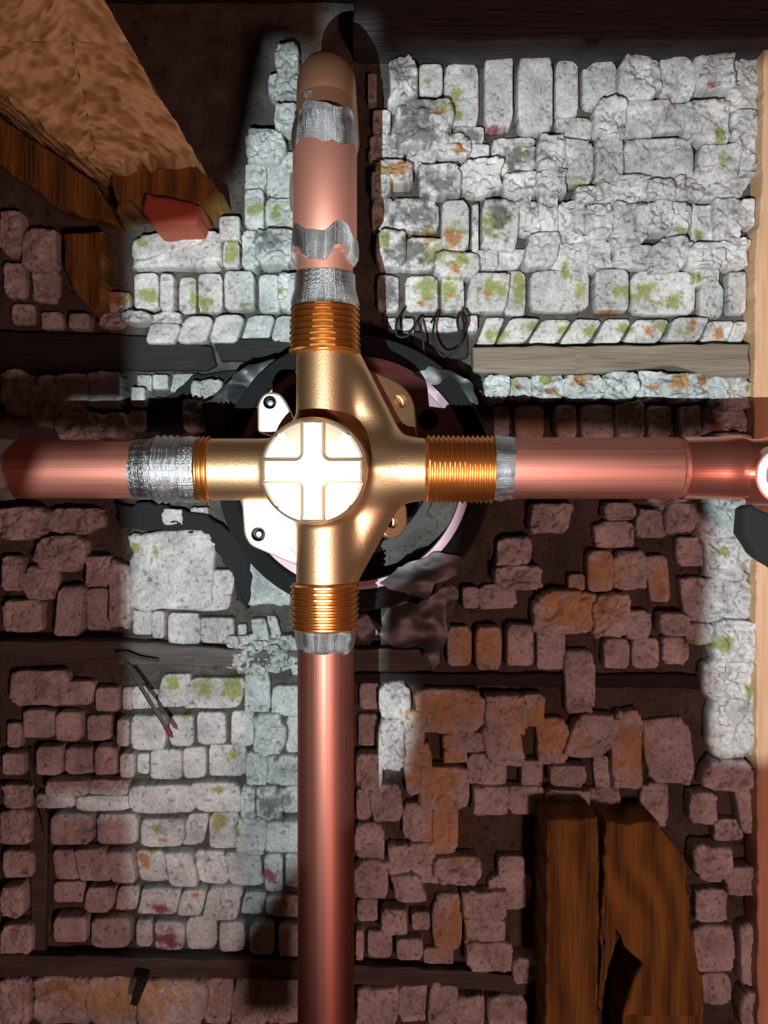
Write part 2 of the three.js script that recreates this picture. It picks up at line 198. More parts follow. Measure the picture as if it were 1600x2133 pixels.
// plaster keys: x0, y0, x1, y1 in wall pixels, optional lean (pixels the top is shifted by) and roughness
const K = [
  // upper right
  [763, 137, 787, 207], [810, 118, 868, 224, 0, 2], [870, 118, 927, 192], [924, 112, 1004, 258], [1008, 100, 1075, 262], [1079, 100, 1157, 272], [773, 215, 817, 272], [825, 205, 945, 298, 30, 2], [944, 250, 1015, 290], [773, 272, 842, 325, 0, 2], [850, 300, 905, 340, 0, 2], [902, 275, 980, 322, 0, 2], [978, 285, 1026, 318], [1028, 274, 1124, 352, 0, 1], [780, 335, 862, 380, 0, 2], [870, 340, 962, 408, 0, 1], [960, 325, 1050, 395, 0, 2], [776, 365, 812, 402, 0, 2], [1020, 335, 1052, 382], [1052, 352, 1125, 402, 0, 2], [1122, 275, 1176, 350, 0, 2], [1124, 350, 1180, 400, 0, 2], [775, 405, 823, 475, 0, 1], [815, 402, 915, 478, 0, 1], [918, 408, 982, 520], [982, 415, 1002, 525], [1003, 408, 1085, 520, 0, 1], [1086, 415, 1135, 478, 0, 2], [1080, 385, 1105, 420, 0, 2], [1130, 385, 1165, 480, 0, 2], [783, 478, 845, 555, 0, 1], [830, 485, 922, 560, 30], [905, 520, 998, 575, 0, 1], [988, 512, 1043, 558], [1020, 505, 1100, 556, 30],
  [1160, 106, 1214, 236], [1217, 108, 1296, 216], [1296, 108, 1378, 200, 0, 2], [1379, 108, 1452, 204, 0, 1], [1452, 106, 1526, 182, 0, 2], [1526, 108, 1592, 178, 0, 2], [1518, 170, 1588, 226, 0, 1], [1160, 228, 1243, 282], [1243, 205, 1305, 280, 0, 2], [1290, 200, 1390, 280, 30, 1], [1370, 205, 1446, 272, 30], [1425, 200, 1530, 296, 0, 1], [1525, 225, 1584, 280, 0, 1], [1160, 282, 1240, 378, 0, 1], [1242, 280, 1304, 382, 0, 1], [1303, 278, 1452, 380, 0, 1], [1452, 292, 1552, 372, 20, 1], [1535, 268, 1582, 348, 0, 2], [1243, 365, 1352, 418, 30, 2], [1350, 375, 1405, 415, 0, 2], [1400, 360, 1480, 412, 30, 2], [1455, 345, 1572, 410, 40, 1], [1165, 415, 1219, 488, 0, 2], [1205, 385, 1243, 418, 0, 2], [1222, 420, 1280, 488, 0, 2], [1280, 420, 1350, 510, 0, 2], [1350, 418, 1400, 480, 0, 2], [1398, 418, 1445, 482, 0, 2], [1448, 415, 1498, 512, 0, 1], [1490, 408, 1556, 495, 0, 2], [1545, 410, 1576, 470, 0, 1],
  [1160, 488, 1285, 560, 0, 2], [1095, 480, 1165, 556, 20, 1], [1285, 505, 1375, 556, 20, 1], [1360, 490, 1440, 558, 30, 2], [1435, 505, 1510, 556, 0, 2], [1503, 495, 1566, 555, 0, 2],
  [782, 562, 834, 646], [842, 562, 917, 644], [919, 564, 972, 645], [974, 560, 1067, 650, 12], [1052, 552, 1103, 652], [1106, 552, 1238, 645], [1241, 552, 1317, 648], [1319, 552, 1463, 652], [1465, 580, 1520, 658], [1455, 550, 1510, 590, 0, 1], [1522, 555, 1566, 650],
  [805, 652, 828, 692], [836, 656, 866, 692], [882, 656, 958, 688, 0, 1], [973, 652, 999, 692],
  [1003, 650, 1048, 718, 24], [1048, 655, 1117, 714, 34], [1117, 655, 1185, 714, 34], [1185, 655, 1251, 714, 34], [1251, 655, 1315, 714, 30], [1315, 655, 1396, 714, 30], [1396, 655, 1476, 712, 26], [1476, 658, 1540, 712, 18], [1530, 660, 1568, 712, 18],
  [1010, 782, 1062, 832, 0, 2], [1060, 782, 1112, 832, 0, 1], [1110, 780, 1180, 830, 0, 2], [1178, 782, 1262, 832, 0, 2], [1258, 780, 1330, 830, 0, 2], [1328, 775, 1392, 832, 0, 2], [1388, 780, 1482, 835, 0, 2], [1480, 785, 1568, 850, 0, 2],
  [1030, 838, 1070, 915], [1073, 838, 1142, 915], [1158, 838, 1206, 915], [1210, 838, 1284, 915], [1287, 840, 1345, 915, 0, 2], [1350, 840, 1406, 915], [1420, 840, 1466, 915, 0, 1], [1466, 845, 1568, 915, 0, 2], [1470, 905, 1570, 990, 0, 2],
  [1360, 1000, 1470, 1060, 0, 2], [1455, 1010, 1572, 1120, 0, 2], [1468, 1110, 1578, 1210, 0, 2], [1475, 1205, 1580, 1300, 0, 2], [1482, 1295, 1582, 1380, 0, 2], [1478, 1375, 1582, 1470, 0, 2], [1475, 1460, 1590, 1580, 0, 2],
  // lower right, in shade
  [930, 1305, 988, 1396], [990, 1305, 1050, 1402], [1055, 1300, 1118, 1395], [1120, 1305, 1188, 1405], [1178, 1360, 1245, 1495, 0, 1], [1115, 1232, 1245, 1325, 0, 2], [1235, 1240, 1310, 1332, 0, 2], [1225, 1145, 1285, 1238], [1283, 1150, 1355, 1232, 0, 1], [1355, 1155, 1405, 1260, -10], [1260, 1330, 1320, 1400], [1320, 1330, 1385, 1400], [1385, 1330, 1440, 1390, 0, 1], [1310, 1275, 1365, 1335, 0, 1], [1375, 1278, 1440, 1325, 0, 1], [1430, 1205, 1490, 1300, -10, 1], [1415, 1120, 1480, 1180, 0, 1], [1245, 1088, 1332, 1142, 0, 1], [1330, 1060, 1395, 1122, 0, 1], [1185, 1195, 1227, 1238], [1000, 1218, 1080, 1272, 0, 1], [962, 1222, 1003, 1272], [1262, 1045, 1330, 1085, 0, 1], [1430, 1298, 1490, 1345, 0, 1], [1390, 1050, 1450, 1110, 0, 2], [1040, 1120, 1110, 1190, 10, 2], [1110, 1050, 1190, 1110, 10, 2], [1030, 1180, 1130, 1225, 0, 2],
  [865, 1438, 1012, 1535, 0, 1], [828, 1480, 885, 1565, 0, 1], [1010, 1448, 1100, 1535, 0, 1], [925, 1528, 1018, 1572, 0, 1], [922, 1562, 978, 1598], [842, 1555, 905, 1665, -12, 1], [870, 1600, 980, 1692, 0, 1], [838, 1680, 905, 1765, 0, 1], [902, 1670, 958, 1792, 0, 1], [975, 1575, 1060, 1645, 0, 1], [1010, 1510, 1090, 1600, -14, 1], [1088, 1448, 1140, 1520, 0, 1], [1085, 1585, 1137, 1652], [1120, 1500, 1188, 1602, 0, 1], [1185, 1492, 1285, 1582, 30, 1], [1280, 1488, 1345, 1652, 0, 1], [1148, 1596, 1226, 1642, 0, 1], [1243, 1580, 1285, 1692, -8], [1352, 1500, 1452, 1645, -20, 1], [1140, 1648, 1240, 1702, 0, 1], [1230, 1650, 1302, 1702, 0, 1], [985, 1640, 1062, 1702, 0, 1], [1060, 1640, 1140, 1702, 0, 1], [1340, 1640, 1402, 1732, 0, 1],
  [1540, 1630, 1600, 1742, -20, 1], [1440, 1655, 1500, 1722, 0, 1], [1495, 1715, 1560, 1762, 0, 1], [1510, 1808, 1604, 1872, -20, 1], [1455, 1860, 1527, 1932, 0, 1], [1545, 1930, 1604, 2062, 0, 1], [1450, 1762, 1530, 1832, 0, 2], [1450, 1940, 1540, 2042, 0, 1], [1470, 2045, 1535, 2110, 0, 1], [1548, 2070, 1610, 2150, 0, 1], [1470, 1590, 1570, 1645, 0, 2],
  [745, 1425, 795, 1488], [742, 1490, 790, 1565], [795, 1422, 850, 1500, 0, 2], [790, 1498, 840, 1602, 0, 2], [742, 1570, 800, 1650, 0, 1], [738, 1652, 775, 1722], [772, 1640, 840, 1722, -8, 1], [738, 1724, 800, 1800, 0, 1], [738, 1800, 812, 1880, 0, 1], [808, 1768, 860, 1830, 0, 1], [855, 1762, 915, 1850, -14, 1], [815, 1826, 885, 1882, -14, 1], [905, 1790, 1000, 1845, 0, 2], [740, 1885, 790, 1938], [793, 1895, 850, 1952, 0, 1], [855, 1908, 900, 1952], [738, 1942, 760, 2012], [762, 1950, 820, 2012], [822, 1962, 885, 2012], [903, 1878, 968, 2000, 0, 1], [880, 1985, 950, 2026], [965, 1862, 1060, 1922, 0, 1], [968, 1920, 1055, 1980, 0, 1], [975, 1965, 1072, 2030, 0, 1], [1018, 1830, 1112, 1910, 10, 1], [1038, 1788, 1100, 1842], [1068, 1998, 1128, 2052, 0, 1], [738, 2055, 828, 2150, 10, 1], [830, 2060, 895, 2150, 10, 1], [895, 2050, 955, 2150, 8, 1], [950, 2085, 1012, 2150, 0, 1], [1018, 2080, 1100, 2150, 0, 1],
  // lower left rows
  [262, 1432, 306, 1486], [322, 1405, 392, 1482, 14], [378, 1412, 508, 1484, 20], [505, 1408, 562, 1492, 0, 1], [562, 1430, 640, 1495, 0, 1], [296, 1440, 328, 1486], [265, 1490, 345, 1570], [346, 1490, 402, 1562], [402, 1485, 469, 1560], [472, 1485, 527, 1567], [527, 1492, 590, 1572, 0, 2], [588, 1495, 645, 1580], [278, 1572, 308, 1622], [305, 1562, 378, 1632], [372, 1560, 428, 1630], [425, 1556, 512, 1630], [508, 1572, 558, 1642, 0, 1], [552, 1580, 640, 1645, 0, 1], [262, 1636, 405, 1702], [395, 1632, 505, 1702, -20], [500, 1640, 532, 1712, 0, 1], [528, 1645, 588, 1725, 0, 1], [585, 1645, 645, 1705, 0, 1], [283, 1708, 382, 1774], [374, 1703, 426, 1776, 14], [425, 1703, 495, 1784], [490, 1708, 555, 1788, 0, 1], [550, 1712, 640, 1778, 0, 1], [275, 1782, 345, 1854, -12], [340, 1778, 408, 1857, -14], [400, 1782, 470, 1857, -14], [465, 1784, 546, 1862, -10], [545, 1784, 590, 1870], [588, 1785, 650, 1862], [280, 1858, 372, 1918, 12], [367, 1857, 425, 1918, 14], [420, 1852, 502, 1928, 16], [497, 1868, 550, 1920, 12], [546, 1875, 640, 1926], [272, 1926, 312, 1990], [312, 1926, 380, 1995], [378, 1924, 448, 1998], [448, 1930, 507, 1998], [514, 1930, 572, 2002], [575, 1932, 645, 2005],
  [8, 1400, 135, 1475, 0, 1], [120, 1420, 190, 1477, 10], [190, 1432, 242, 1490], [242, 1435, 268, 1490], [0, 1510, 35, 1567], [35, 1480, 108, 1547], [105, 1485, 165, 1553], [165, 1495, 222, 1556], [236, 1498, 268, 1560], [-5, 1570, 48, 1622], [66, 1555, 125, 1622], [125, 1560, 190, 1622], [190, 1556, 242, 1622], [244, 1570, 280, 1626], [92, 1626, 180, 1660, 0, 1], [180, 1628, 265, 1662, 0, 1], [62, 1656, 150, 1694], [150, 1660, 270, 1698], [-5, 1640, 60, 1690, 0, 1], [-5, 1692, 62, 1765, 0, 1], [96, 1696, 190, 1768], [190, 1700, 283, 1772], [-5, 1780, 62, 1837, 0, 1], [98, 1778, 155, 1847, -10], [150, 1772, 225, 1845, -12], [218, 1778, 276, 1850, -12], [95, 1848, 170, 1898], [170, 1852, 232, 1912, 8], [230, 1857, 282, 1914, 8], [-5, 1850, 45, 1917, 0, 1], [105, 1912, 180, 1972], [180, 1916, 270, 1986], [-5, 1930, 62, 2000, 0, 1],
  [65, 2036, 182, 2092, 0, 1], [60, 2085, 182, 2150, 0, 1], [178, 2038, 290, 2150, 0, 1], [286, 2040, 425, 2150, 10, 1], [420, 2045, 482, 2150, 10], [478, 2050, 560, 2150, 8, 1], [555, 2048, 650, 2150, 0, 1], [-10, 2045, 56, 2150, 0, 1],
  // left, around the side pipe
  [262, 1108, 450, 1274, 0, 1], [405, 1185, 487, 1278, 20], [264, 1272, 312, 1330], [310, 1272, 342, 1335], [340, 1276, 415, 1350], [410, 1284, 490, 1346], [488, 1300, 513, 1342], [520, 1288, 560, 1346, -10], [555, 1282, 582, 1342, -14], [500, 1150, 604, 1265, 0, 1], [335, 1058, 380, 1097, 0, 1], [285, 1070, 310, 1105, 0, 1], [390, 1055, 430, 1092, 0, 1], [108, 1220, 170, 1330, 10], [165, 1225, 225, 1322], [222, 1172, 268, 1316, 0, 1], [-5, 1160, 42, 1232, 0, 1], [40, 1180, 110, 1252, 0, 1], [-5, 1250, 82, 1322, 0, 1], [172, 1158, 228, 1224, 0, 1], [70, 1120, 172, 1188, 0, 2], [480, 1345, 512, 1375, 0, 2], [518, 1342, 547, 1366, 0, 2], [558, 1336, 600, 1366, 0, 2], [578, 1365, 625, 1392, 0, 2], [-5, 1060, 90, 1120, 0, 2], [90, 1060, 200, 1110, 0, 2],
  [-5, 430, 42, 522, 0, 1], [40, 470, 112, 560, 0, 1], [-5, 540, 42, 612, 0, 1], [55, 550, 112, 622, 0, 1], [8, 622, 62, 672], [70, 640, 122, 682], [135, 645, 182, 684], [205, 600, 268, 646, 0, 1], [203, 648, 252, 674, 0, 2], [255, 650, 312, 670, 0, 2], [315, 648, 368, 668, 0, 2],
  [-5, 770, 62, 852, 0, 2], [60, 785, 118, 880, 0, 2], [108, 778, 182, 862, 0, 1], [180, 770, 250, 852, 0, 1], [120, 862, 205, 912, 0, 2], [265, 800, 300, 848], [260, 850, 300, 897], [272, 772, 309, 812], [307, 772, 346, 810], [345, 768, 402, 816, 8], [400, 790, 465, 850, 0, 2], [378, 832, 435, 895, 0, 2], [205, 860, 262, 908, 0, 2],
  [268, 478, 460, 556, 0, 1], [452, 443, 502, 500], [458, 495, 500, 556], [268, 558, 326, 642], [327, 562, 362, 647], [362, 565, 404, 647], [403, 558, 462, 647], [460, 556, 531, 644], [531, 560, 583, 647], [582, 565, 625, 642, 0, 2], [504, 385, 552, 477], [548, 300, 625, 402, 0, 1], [515, 270, 590, 335, 0, 2], [506, 330, 552, 388, 0, 1], [552, 400, 625, 477, 0, 1], [500, 472, 542, 556, 0, 1], [538, 475, 620, 556, 0, 2], [560, 148, 625, 202, 0, 2], [575, 220, 625, 268, 0, 2], [575, 90, 620, 150, 0, 2],
  [370, 652, 436, 714, 18], [436, 650, 502, 714, 18], [502, 648, 566, 712, 18], [564, 650, 625, 712, 14], [300, 668, 372, 716, 14],
];
function keyGeo([x0, y0, x1, y1, lean = 0, rough = 0], i) {
  const z1 = WZ, cx = (x0 + x1) / 2, cy = (y0 + y1) / 2, gap = [2.3, 0, -3.5][rough], hx = (x1 - x0) / 2 - gap, hy = (y1 - y0) / 2 - gap, N = rough ? 72 : 48;
  const h = (8 + 3.2 * noise(i * 1.7, 3.1) + 1.5 * rough) * MM, e = 2 / [5.5, 5, 3.6][rough], v = [], idx = [];
  const tx = 0.05 * noise(i * 2.3, 9.1), ty = 0.05 * noise(i * 2.9, 4.4);
  const rings = [[1.0, 0], [1.0, 0.6], [0.99, 0.82], [0.965, 0.94], [0.91, 0.99], ...(rough ? [0.84, 0.76, 0.68, 0.6, 0.52, 0.44, 0.36, 0.28, 0.2, 0.12] : [0.8, 0.68, 0.55, 0.42, 0.28, 0.14]).map(r => [r, 1])];
  const pts = [];
  for (let k = 0; k < N; k++) {
    const a = (k + 0.5) / N * Math.PI * 2, c = Math.cos(a), s = Math.sin(a);
    let u = Math.sign(c) * Math.abs(c) ** e, w = Math.sign(s) * Math.abs(s) ** e;
    const f = 1 + (rough === 2 ? 0.16 : rough ? 0.10 : 0.045) * noise(c * 1.6 + i * 3.7, s * 1.6, 2) + (rough ? 0.05 : 0.025) * noise(c * 5 + i * 5.1, s * 5, 4) + (rough ? 0.03 : 0.015) * noise(c * 12 + i * 1.1, s * 12, 6);
    u *= f; w *= f; pts.push([cx + u * hx + lean * -w * 0.5 , cy + w * hy]);
  }
  const put = (px, py, t) => { const q = P(px, py, z1), n1 = fbm(q.x / 0.007, q.y / 0.007, i * 0.31, 3), n2 = fbm(q.x / 0.0028, q.y / 0.0022, 5, 2); const am = [0.9, 1.8, 3.4][rough]; v.push(q.x, q.y, BZ - 0.0005 + t * (h + am * MM * (n1 + 0.5 * n2 + (rough ? 0.22 : 0.12) * noise(q.x / 0.0011, q.y / 0.0009, 17) - 0.9 * Math.max(0, noise(q.x / 0.003, q.y / 0.0016, 41) - 0.45)) + (q.x - cxw) * tx + (q.y - cyw) * ty)); };
  const cw = P(cx, cy, z1), cxw = cw.x, cyw = cw.y;
  for (const [r, t] of rings) for (const [px, py] of pts) put(cx + (px - cx) * r, cy + (py - cy) * r, t);
  put(cx, cy, 1.02); const C = v.length / 3 - 1;
  for (let r = 0; r < rings.length - 1; r++) for (let k = 0; k < N; k++) { const a = r * N + k, b = r * N + (k + 1) % N, c = a + N, d = b + N; idx.push(a, c, b, b, c, d); }
  for (let k = 0; k < N; k++) idx.push((rings.length - 1) * N + k, C, (rings.length - 1) * N + (k + 1) % N);
  const g = new THREE.BufferGeometry(); g.setAttribute('position', new THREE.Float32BufferAttribute(v, 3)); g.setIndex(idx); g.computeVertexNormals();
  return planarUV(g, wallUV);
}
const area = k => (k[2] - k[0]) * (k[3] - k[1]);
const order = K.map((k, i) => [area(k), i]).sort((a, b) => b[0] - a[0]), single300 = new Set(order.slice(0, 296).map(o => o[1])), crumbs = [];
K.forEach((k, i) => { const g = keyGeo(k, i); if (single300.has(i)) part(i ? `plaster_key_${String(i).padStart(3, '0')}` : 'plaster_key', g, plaster, wall); else crumbs.push(g); });
for (let i = 0; i < 60; i++) { const x = 480 + 150 * rnd(), y = 1335 + 62 * rnd(), s = 6 + 8 * rnd(); crumbs.push(keyGeo([x - s, y - s, x + s, y + s, 0, 2], 900 + i)); }
const rub = part('plaster_rubble', BGU.mergeGeometries(crumbs), plaster, wall); rub.userData.kind = 'stuff';

{ // coarse bed of plaster between and behind the keys
  const nx = 170, ny = 226, v = [], idx = [];
  for (let j = 0; j <= ny; j++) for (let i = 0; i <= nx; i++) { const q = P(-20 + 1640 * i / nx, -20 + 2180 * j / ny, WZ); v.push(q.x, q.y, -0.0785 + 0.0016 * fbm(q.x / 0.008, q.y / 0.008, 9, 4)); }
  for (let j = 0; j < ny; j++) for (let i = 0; i < nx; i++) { const a = j * (nx + 1) + i, b = a + 1, c = a + nx + 1, d = c + 1; idx.push(a, c, b, b, c, d); }
  const g = new THREE.BufferGeometry(); g.setAttribute('position', new THREE.Float32BufferAttribute(v, 3)); g.setIndex(idx); g.computeVertexNormals();
  part('plaster_bed', planarUV(g, wallUV), M.bed, wall);
}
// laths
function lath(pts, z1, mat) { part('lath', extrude(roughPoly(pts, 26, 3, pts[0][1]), BZ - 0.001, z1, 0.0006), mat, wall); }
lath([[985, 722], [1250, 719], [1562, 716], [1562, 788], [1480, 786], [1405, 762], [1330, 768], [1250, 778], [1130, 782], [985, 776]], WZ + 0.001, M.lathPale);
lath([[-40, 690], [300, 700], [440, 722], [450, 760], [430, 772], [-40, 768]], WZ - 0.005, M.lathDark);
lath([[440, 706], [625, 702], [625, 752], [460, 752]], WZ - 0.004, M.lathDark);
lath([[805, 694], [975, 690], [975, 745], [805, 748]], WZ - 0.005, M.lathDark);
lath([[-40, 1334], [250, 1336], [500, 1352], [640, 1360], [640, 1392], [300, 1386], [-40, 1376]], WZ + 0.001, M.lath);
lath([[735, 1352], [880, 1350], [905, 1380], [880, 1398], [735, 1400]], WZ + 0.0, M.lath);
lath([[735, 1402], [1180, 1404], [1490, 1406], [1490, 1436], [735, 1424]], WZ - 0.006, M.lathDark);
lath([[-40, 1988], [300, 1996], [640, 2006], [640, 2044], [300, 2036], [-40, 2036]], WZ - 0.001, M.lath);
lath([[735, 2012], [960, 2022], [1130, 2040], [1130, 2078], [960, 2058], [735, 2052]], WZ - 0.002, M.lath);
lath([[60, 1560], [66, 1620], [98, 1700], [95, 1990], [64, 1990], [60, 1700]], WZ - 0.005, M.lath);

// ---------------------------------------------------------------- timber
single('header_board', extrude(roughPoly([[735, -220], [1750, -220], [1750, 78], [1260, 82], [1245, 96], [1225, 96], [1210, 78], [1000, 84], [735, 74]], 30, 4, 7), WZ - 0.02, WZ + 0.012, 0.001), M.header, 'dark grey header board across the top right of the wall', 'board');
single('wall_stud', extrude(roughPoly([[1593, -200], [1592, 110], [1588, 380], [1573, 560], [1572, 900], [1576, 1250], [1577, 1580], [1580, 2350], [1800, 2350], [1800, -200]], 16, 2.6, 3), BZ, -0.067, 0.0006), M.stud, 'pale rough-cut wooden stud running up the right edge of the plaster', 'stud');
{ // sawn beam end, upper left: near end towards the camera, slanting back to the wall
  const zp = y => -0.046 + 0.9 * (y - 0.123), zq = py => { const c = (1066.5 - py) / F; return (0.243 * c - 0.1567) / (1 + 0.9 * c); };
  const Fc = [[-260, -230], [122, -160], [402, 318], [190, 342], [-190, 50]].map(([x, y]) => [x, y, zq(y)]);
  const c = Fc.map(q => P(...q)), v = [], idx = [], n = 60; let ptsW = [];
  for (let i = 0; i < 5; i++) for (let k = 0; k < n; k++) ptsW.push(c[i].clone().lerp(c[(i + 1) % 5], k / n));
  const cen = c.reduce((a, b) => a.add(b), new THREE.Vector3()).multiplyScalar(1 / 5), T = ptsW.length, R = 70;
  c.length = 5;
  const jag = (p, i) => { const s = 0.0014; return new THREE.Vector3(p.x + s * fbm(p.x / 0.004, p.y / 0.004, 2, 3), p.y + s * 1.6 * fbm(p.x / 0.003, p.y / 0.003, 8, 3), 0).setZ(zp(p.y + s * 1.6 * fbm(p.x / 0.003, p.y / 0.003, 8, 3))); };
  ptsW = ptsW.map(jag);
  const dz = (p) => 0.0010 * fbm(p.x / 0.022, p.y / 0.022, 3, 1);
  const cen0 = P(120, 120, zq(120));
  for (let r = 0; r <= R; r++) for (const p of ptsW) { const q = p.clone().lerp(cen0, r / R); v.push(q.x, q.y, q.z + (r ? dz(q) : -0.0006)); }
  for (let r = 0; r < R; r++) for (let k = 0; k < T; k++) { const a = r * T + k, b = r * T + (k + 1) % T; idx.push(a, a + T, b, b, a + T, b + T); }
  const o = v.length / 3; for (let r = 0; r <= 4; r++) for (const p of ptsW) v.push(p.x, p.y, p.z - 0.0006 + (WZ - 0.004 - p.z) * r / 4);
  for (let r = 0; r < 4; r++) for (let k = 0; k < T; k++) { const a = o + r * T + k, b = o + r * T + (k + 1) % T; idx.push(a, b, a + T, b, b + T, a + T); }
  let g = new THREE.BufferGeometry(); g.setAttribute('position', new THREE.Float32BufferAttribute(v, 3)); g.setIndex(idx.map((q, i) => q));
  // orientation of the fans: flip so that faces look outwards
  g.computeVertexNormals(); planarUV(g, (x, y, z) => [x, y * 1.3 - z * 0.2]);
  single('timber_beam', g, M.beamEnd, 'rough-sawn brown timber beam end in the upper left corner', 'beam');
}
single('wood_splinter', extrude(roughPoly([[228, 356], [300, 344], [405, 340], [440, 368], [462, 402], [420, 428], [330, 412], [240, 440], [236, 400]], 12, 6, 11), BZ, -0.058, 0.0012), M.board, 'splintered brown wood scrap wedged under the sawn beam end', 'wood scrap');
single('wood_block', extrude(roughPoly([[302, 400], [418, 428], [410, 468], [318, 470], [296, 440]], 14, 3, 15), BZ, -0.053, 0.0015), M.redwood, 'small reddish wood block below the splintered scrap', 'wood block');
single('wood_offcut', extrude(roughPoly([[132, 486], [212, 480], [216, 640], [196, 655], [150, 600], [136, 560]], 14, 3, 19), BZ, -0.066, 0.001), M.board, 'dim brown upright wood offcut on the left of the wall', 'wood scrap');
single('wood_brace', extrude(roughPoly([[-60, 215], [0, 240], [200, 380], [250, 470], [130, 440], [-60, 300]], 22, 4, 23), BZ, -0.07, 0.001), M.board, 'dark reddish wooden brace running down behind the sawn beam', 'brace');
single('wood_board', extrude(roughPoly([[1138, 1708], [1246, 1704], [1250, 1800], [1244, 2250], [1136, 2250]], 30, 2, 29), BZ, -0.052, 0.001), M.board, 'flat brown board standing at the lower right with a small dark knot', 'board');
single('wood_board', extrude(roughPoly([[1262, 1712], [1310, 1718], [1370, 1712], [1388, 1740], [1425, 1780], [1446, 1960], [1466, 2050], [1468, 2250], [1300, 2250], [1296, 2130], [1306, 2080], [1338, 2010], [1318, 1990], [1300, 1972], [1284, 1938], [1274, 2000], [1250, 2110], [1252, 1900]], 18, 4, 31), BZ, -0.058, 0.001), M.board, 'splintered dark board with a ragged split, rightmost of the lower boards', 'board');

// ---------------------------------------------------------------- brass mixing valve
const VX = P(677, 978, 0).x, VY = P(677, 978, 0).y, V0 = new THREE.Vector3(VX, VY, 0);
const valve = thing('mixing_valve', 'cast brass shower mixing valve with four threaded ports and a round cross-marked cap', 'valve', V0);
{
  const len = (a, b, c = 0) => Math.sqrt(a * a + b * b + c * c), smin = (a, b, k) => { const h = Math.max(k - Math.abs(a - b), 0) / k; return Math.min(a, b) - h * h * k * 0.25; };
  const cone = (x, y, z, a, b, ra, rb) => { const dx = b[0] - a[0], dy = b[1] - a[1], dz = b[2] - a[2]; const t = Math.max(0, Math.min(1, ((x - a[0]) * dx + (y - a[1]) * dy + (z - a[2]) * dz) / (dx * dx + dy * dy + dz * dz))); return len(x - a[0] - t * dx, y - a[1] - t * dy, z - a[2] - t * dz) - (ra + (rb - ra) * t); };
  const cyl = (r, ax, rad, t, lo, hi, rd) => { const dx = Math.hypot(r[0], r[1]) - rad + rd, dy = Math.abs(ax - (lo + hi) / 2) - (hi - lo) / 2 + rd; return Math.min(Math.max(dx, dy), 0) + Math.hypot(Math.max(dx, 0), Math.max(dy, 0)) - rd; };
  const capX = -1.9, capY = -1.25;
  const sdf = (x, y, z) => {
    let d = cyl([x, z], y, 8.5, 0, -34.5, 34.5, 0.6);
    d = smin(d, cyl([y, z], x, 9.2, 0, -35, 30, 0.6), 2.5);
    let w = cone(x, y, z, [3.2, 34, -3.5], [18, 4, -4.5], 7, 7.4);
    w = smin(w, cone(x, y, z, [3.2, -31, -3.5], [17.5, -4, -4.5], 7, 7.4), 4);
    w = smin(w, cone(x, y, z, [0, 0, -6], [24, 0, -1], 18, 8.6), 5);
    w = smin(w, cone(x, y, z, [12, 0, 9.4], [26, 0, 5.5], 1.1, 1.1), 3);
    d = smin(d, w, 3.2);
    const b = cyl([x - capX, y - capY], z, 14.5, 0, -16, 17, 0.8);
    return smin(d, b, 3);
  };
  const body = surfaceNets(sdf, [-38, -38, -19], [34, 38, 27], 0.62); body.translate(VX, VY, 0);
  part('valve_body', body, M.brass, valve);
  const port = (name, t0, t1, r, n, dir, tp) => part(name, lathe(thread(t0, t1, r, n, tp), V0, dir, 96), M.brassCut, valve, 'machined orange brass screw thread');
  port('port_thread', 34.3, 48.3, 10.7, 8, Y, 0.5);
  port('port_thread', 33.8, 47.6, 10.3, 8, NY, 0.3);
  port('port_thread', 30, 50.2, 10.2, 14, X, 0.2);
  port('port_thread', 33.5, 37.6, 9.9, 3, NX, 0.1);
  // front cap: disc with a raised cross
  const zc = 0.0170, cx = VX + capX * MM, cy = VY + capY * MM, C0 = new THREE.Vector3(cx, cy, zc);
  const cap = part('front_cap', lathe([[0, 0.01], [0, 14.9], [2.4, 14.9], [3.3, 14.6], [3.9, 14.15], [4.25, 13.5], [4.25, 13.3], [4.25, 0.01]].reverse(), C0, Z, 96), M.brassFaceLit, valve);
  const a = 2.75, R = 13.2, f = 2.2, q = []; // plus with filleted inner corners
  for (let s = 0; s < 4; s++) { const A = s * Math.PI / 2, rot = (x, y) => new THREE.Vector2((x * Math.cos(A) - y * Math.sin(A)) * MM, (x * Math.sin(A) + y * Math.cos(A)) * MM); q.push(rot(R, -a), rot(R + 0.15, 0), rot(R, a)); for (let k = 0; k <= 6; k++) { const t = k / 6 * Math.PI / 2; q.push(rot(a + f - f * Math.sin(t), a + f - f * Math.cos(t))); } }
  const cg = new THREE.ExtrudeGeometry(new THREE.Shape(q), { depth: 0.0004, bevelEnabled: true, bevelSize: 0.0011, bevelOffset: -0.0003, bevelThickness: 0.0019, bevelSegments: 3 });
  cg.translate(cx, cy, zc + 3.4 * MM); part('cross_rib', cg, M.brassFaceLit, cap);
  // flange tabs with screw holes
  part('flange_tab', extrude(roundPoly([[502, 1030, 4], [620, 1000], [640, 1180, 4], [608, 1174, 8], [520, 1136, 14], [508, 1114, 12]], 10), -0.0095, -0.006, 0.0006, [[538, 1113, 19]]), M.brassFaceLit, valve);
  part('flange_tab', extrude(roundPoly([[536, 900], [536, 838, 24], [552, 816, 14], [582, 818, 10], [596, 836], [640, 930]], 10), -0.012, -0.0085, 0.0006, [[562, 838, 18]]), M.brassFaceLit, valve);
  part('flange_tab', extrude(roundPoly([[740, 770], [800, 786, 10], [838, 800, 22], [864, 832, 18], [872, 920, 14], [850, 930], [740, 930]], 10), -0.015, -0.0115, 0.0008, [[830, 836, 20]]).translate(-P(830, 850, -0.013).x, -P(830, 850, -0.013).y, 0.013).rotateY(0.42).rotateX(-0.12).translate(P(830, 850, -0.013).x, P(830, 850, -0.013).y, -0.013), M.brass, valve);
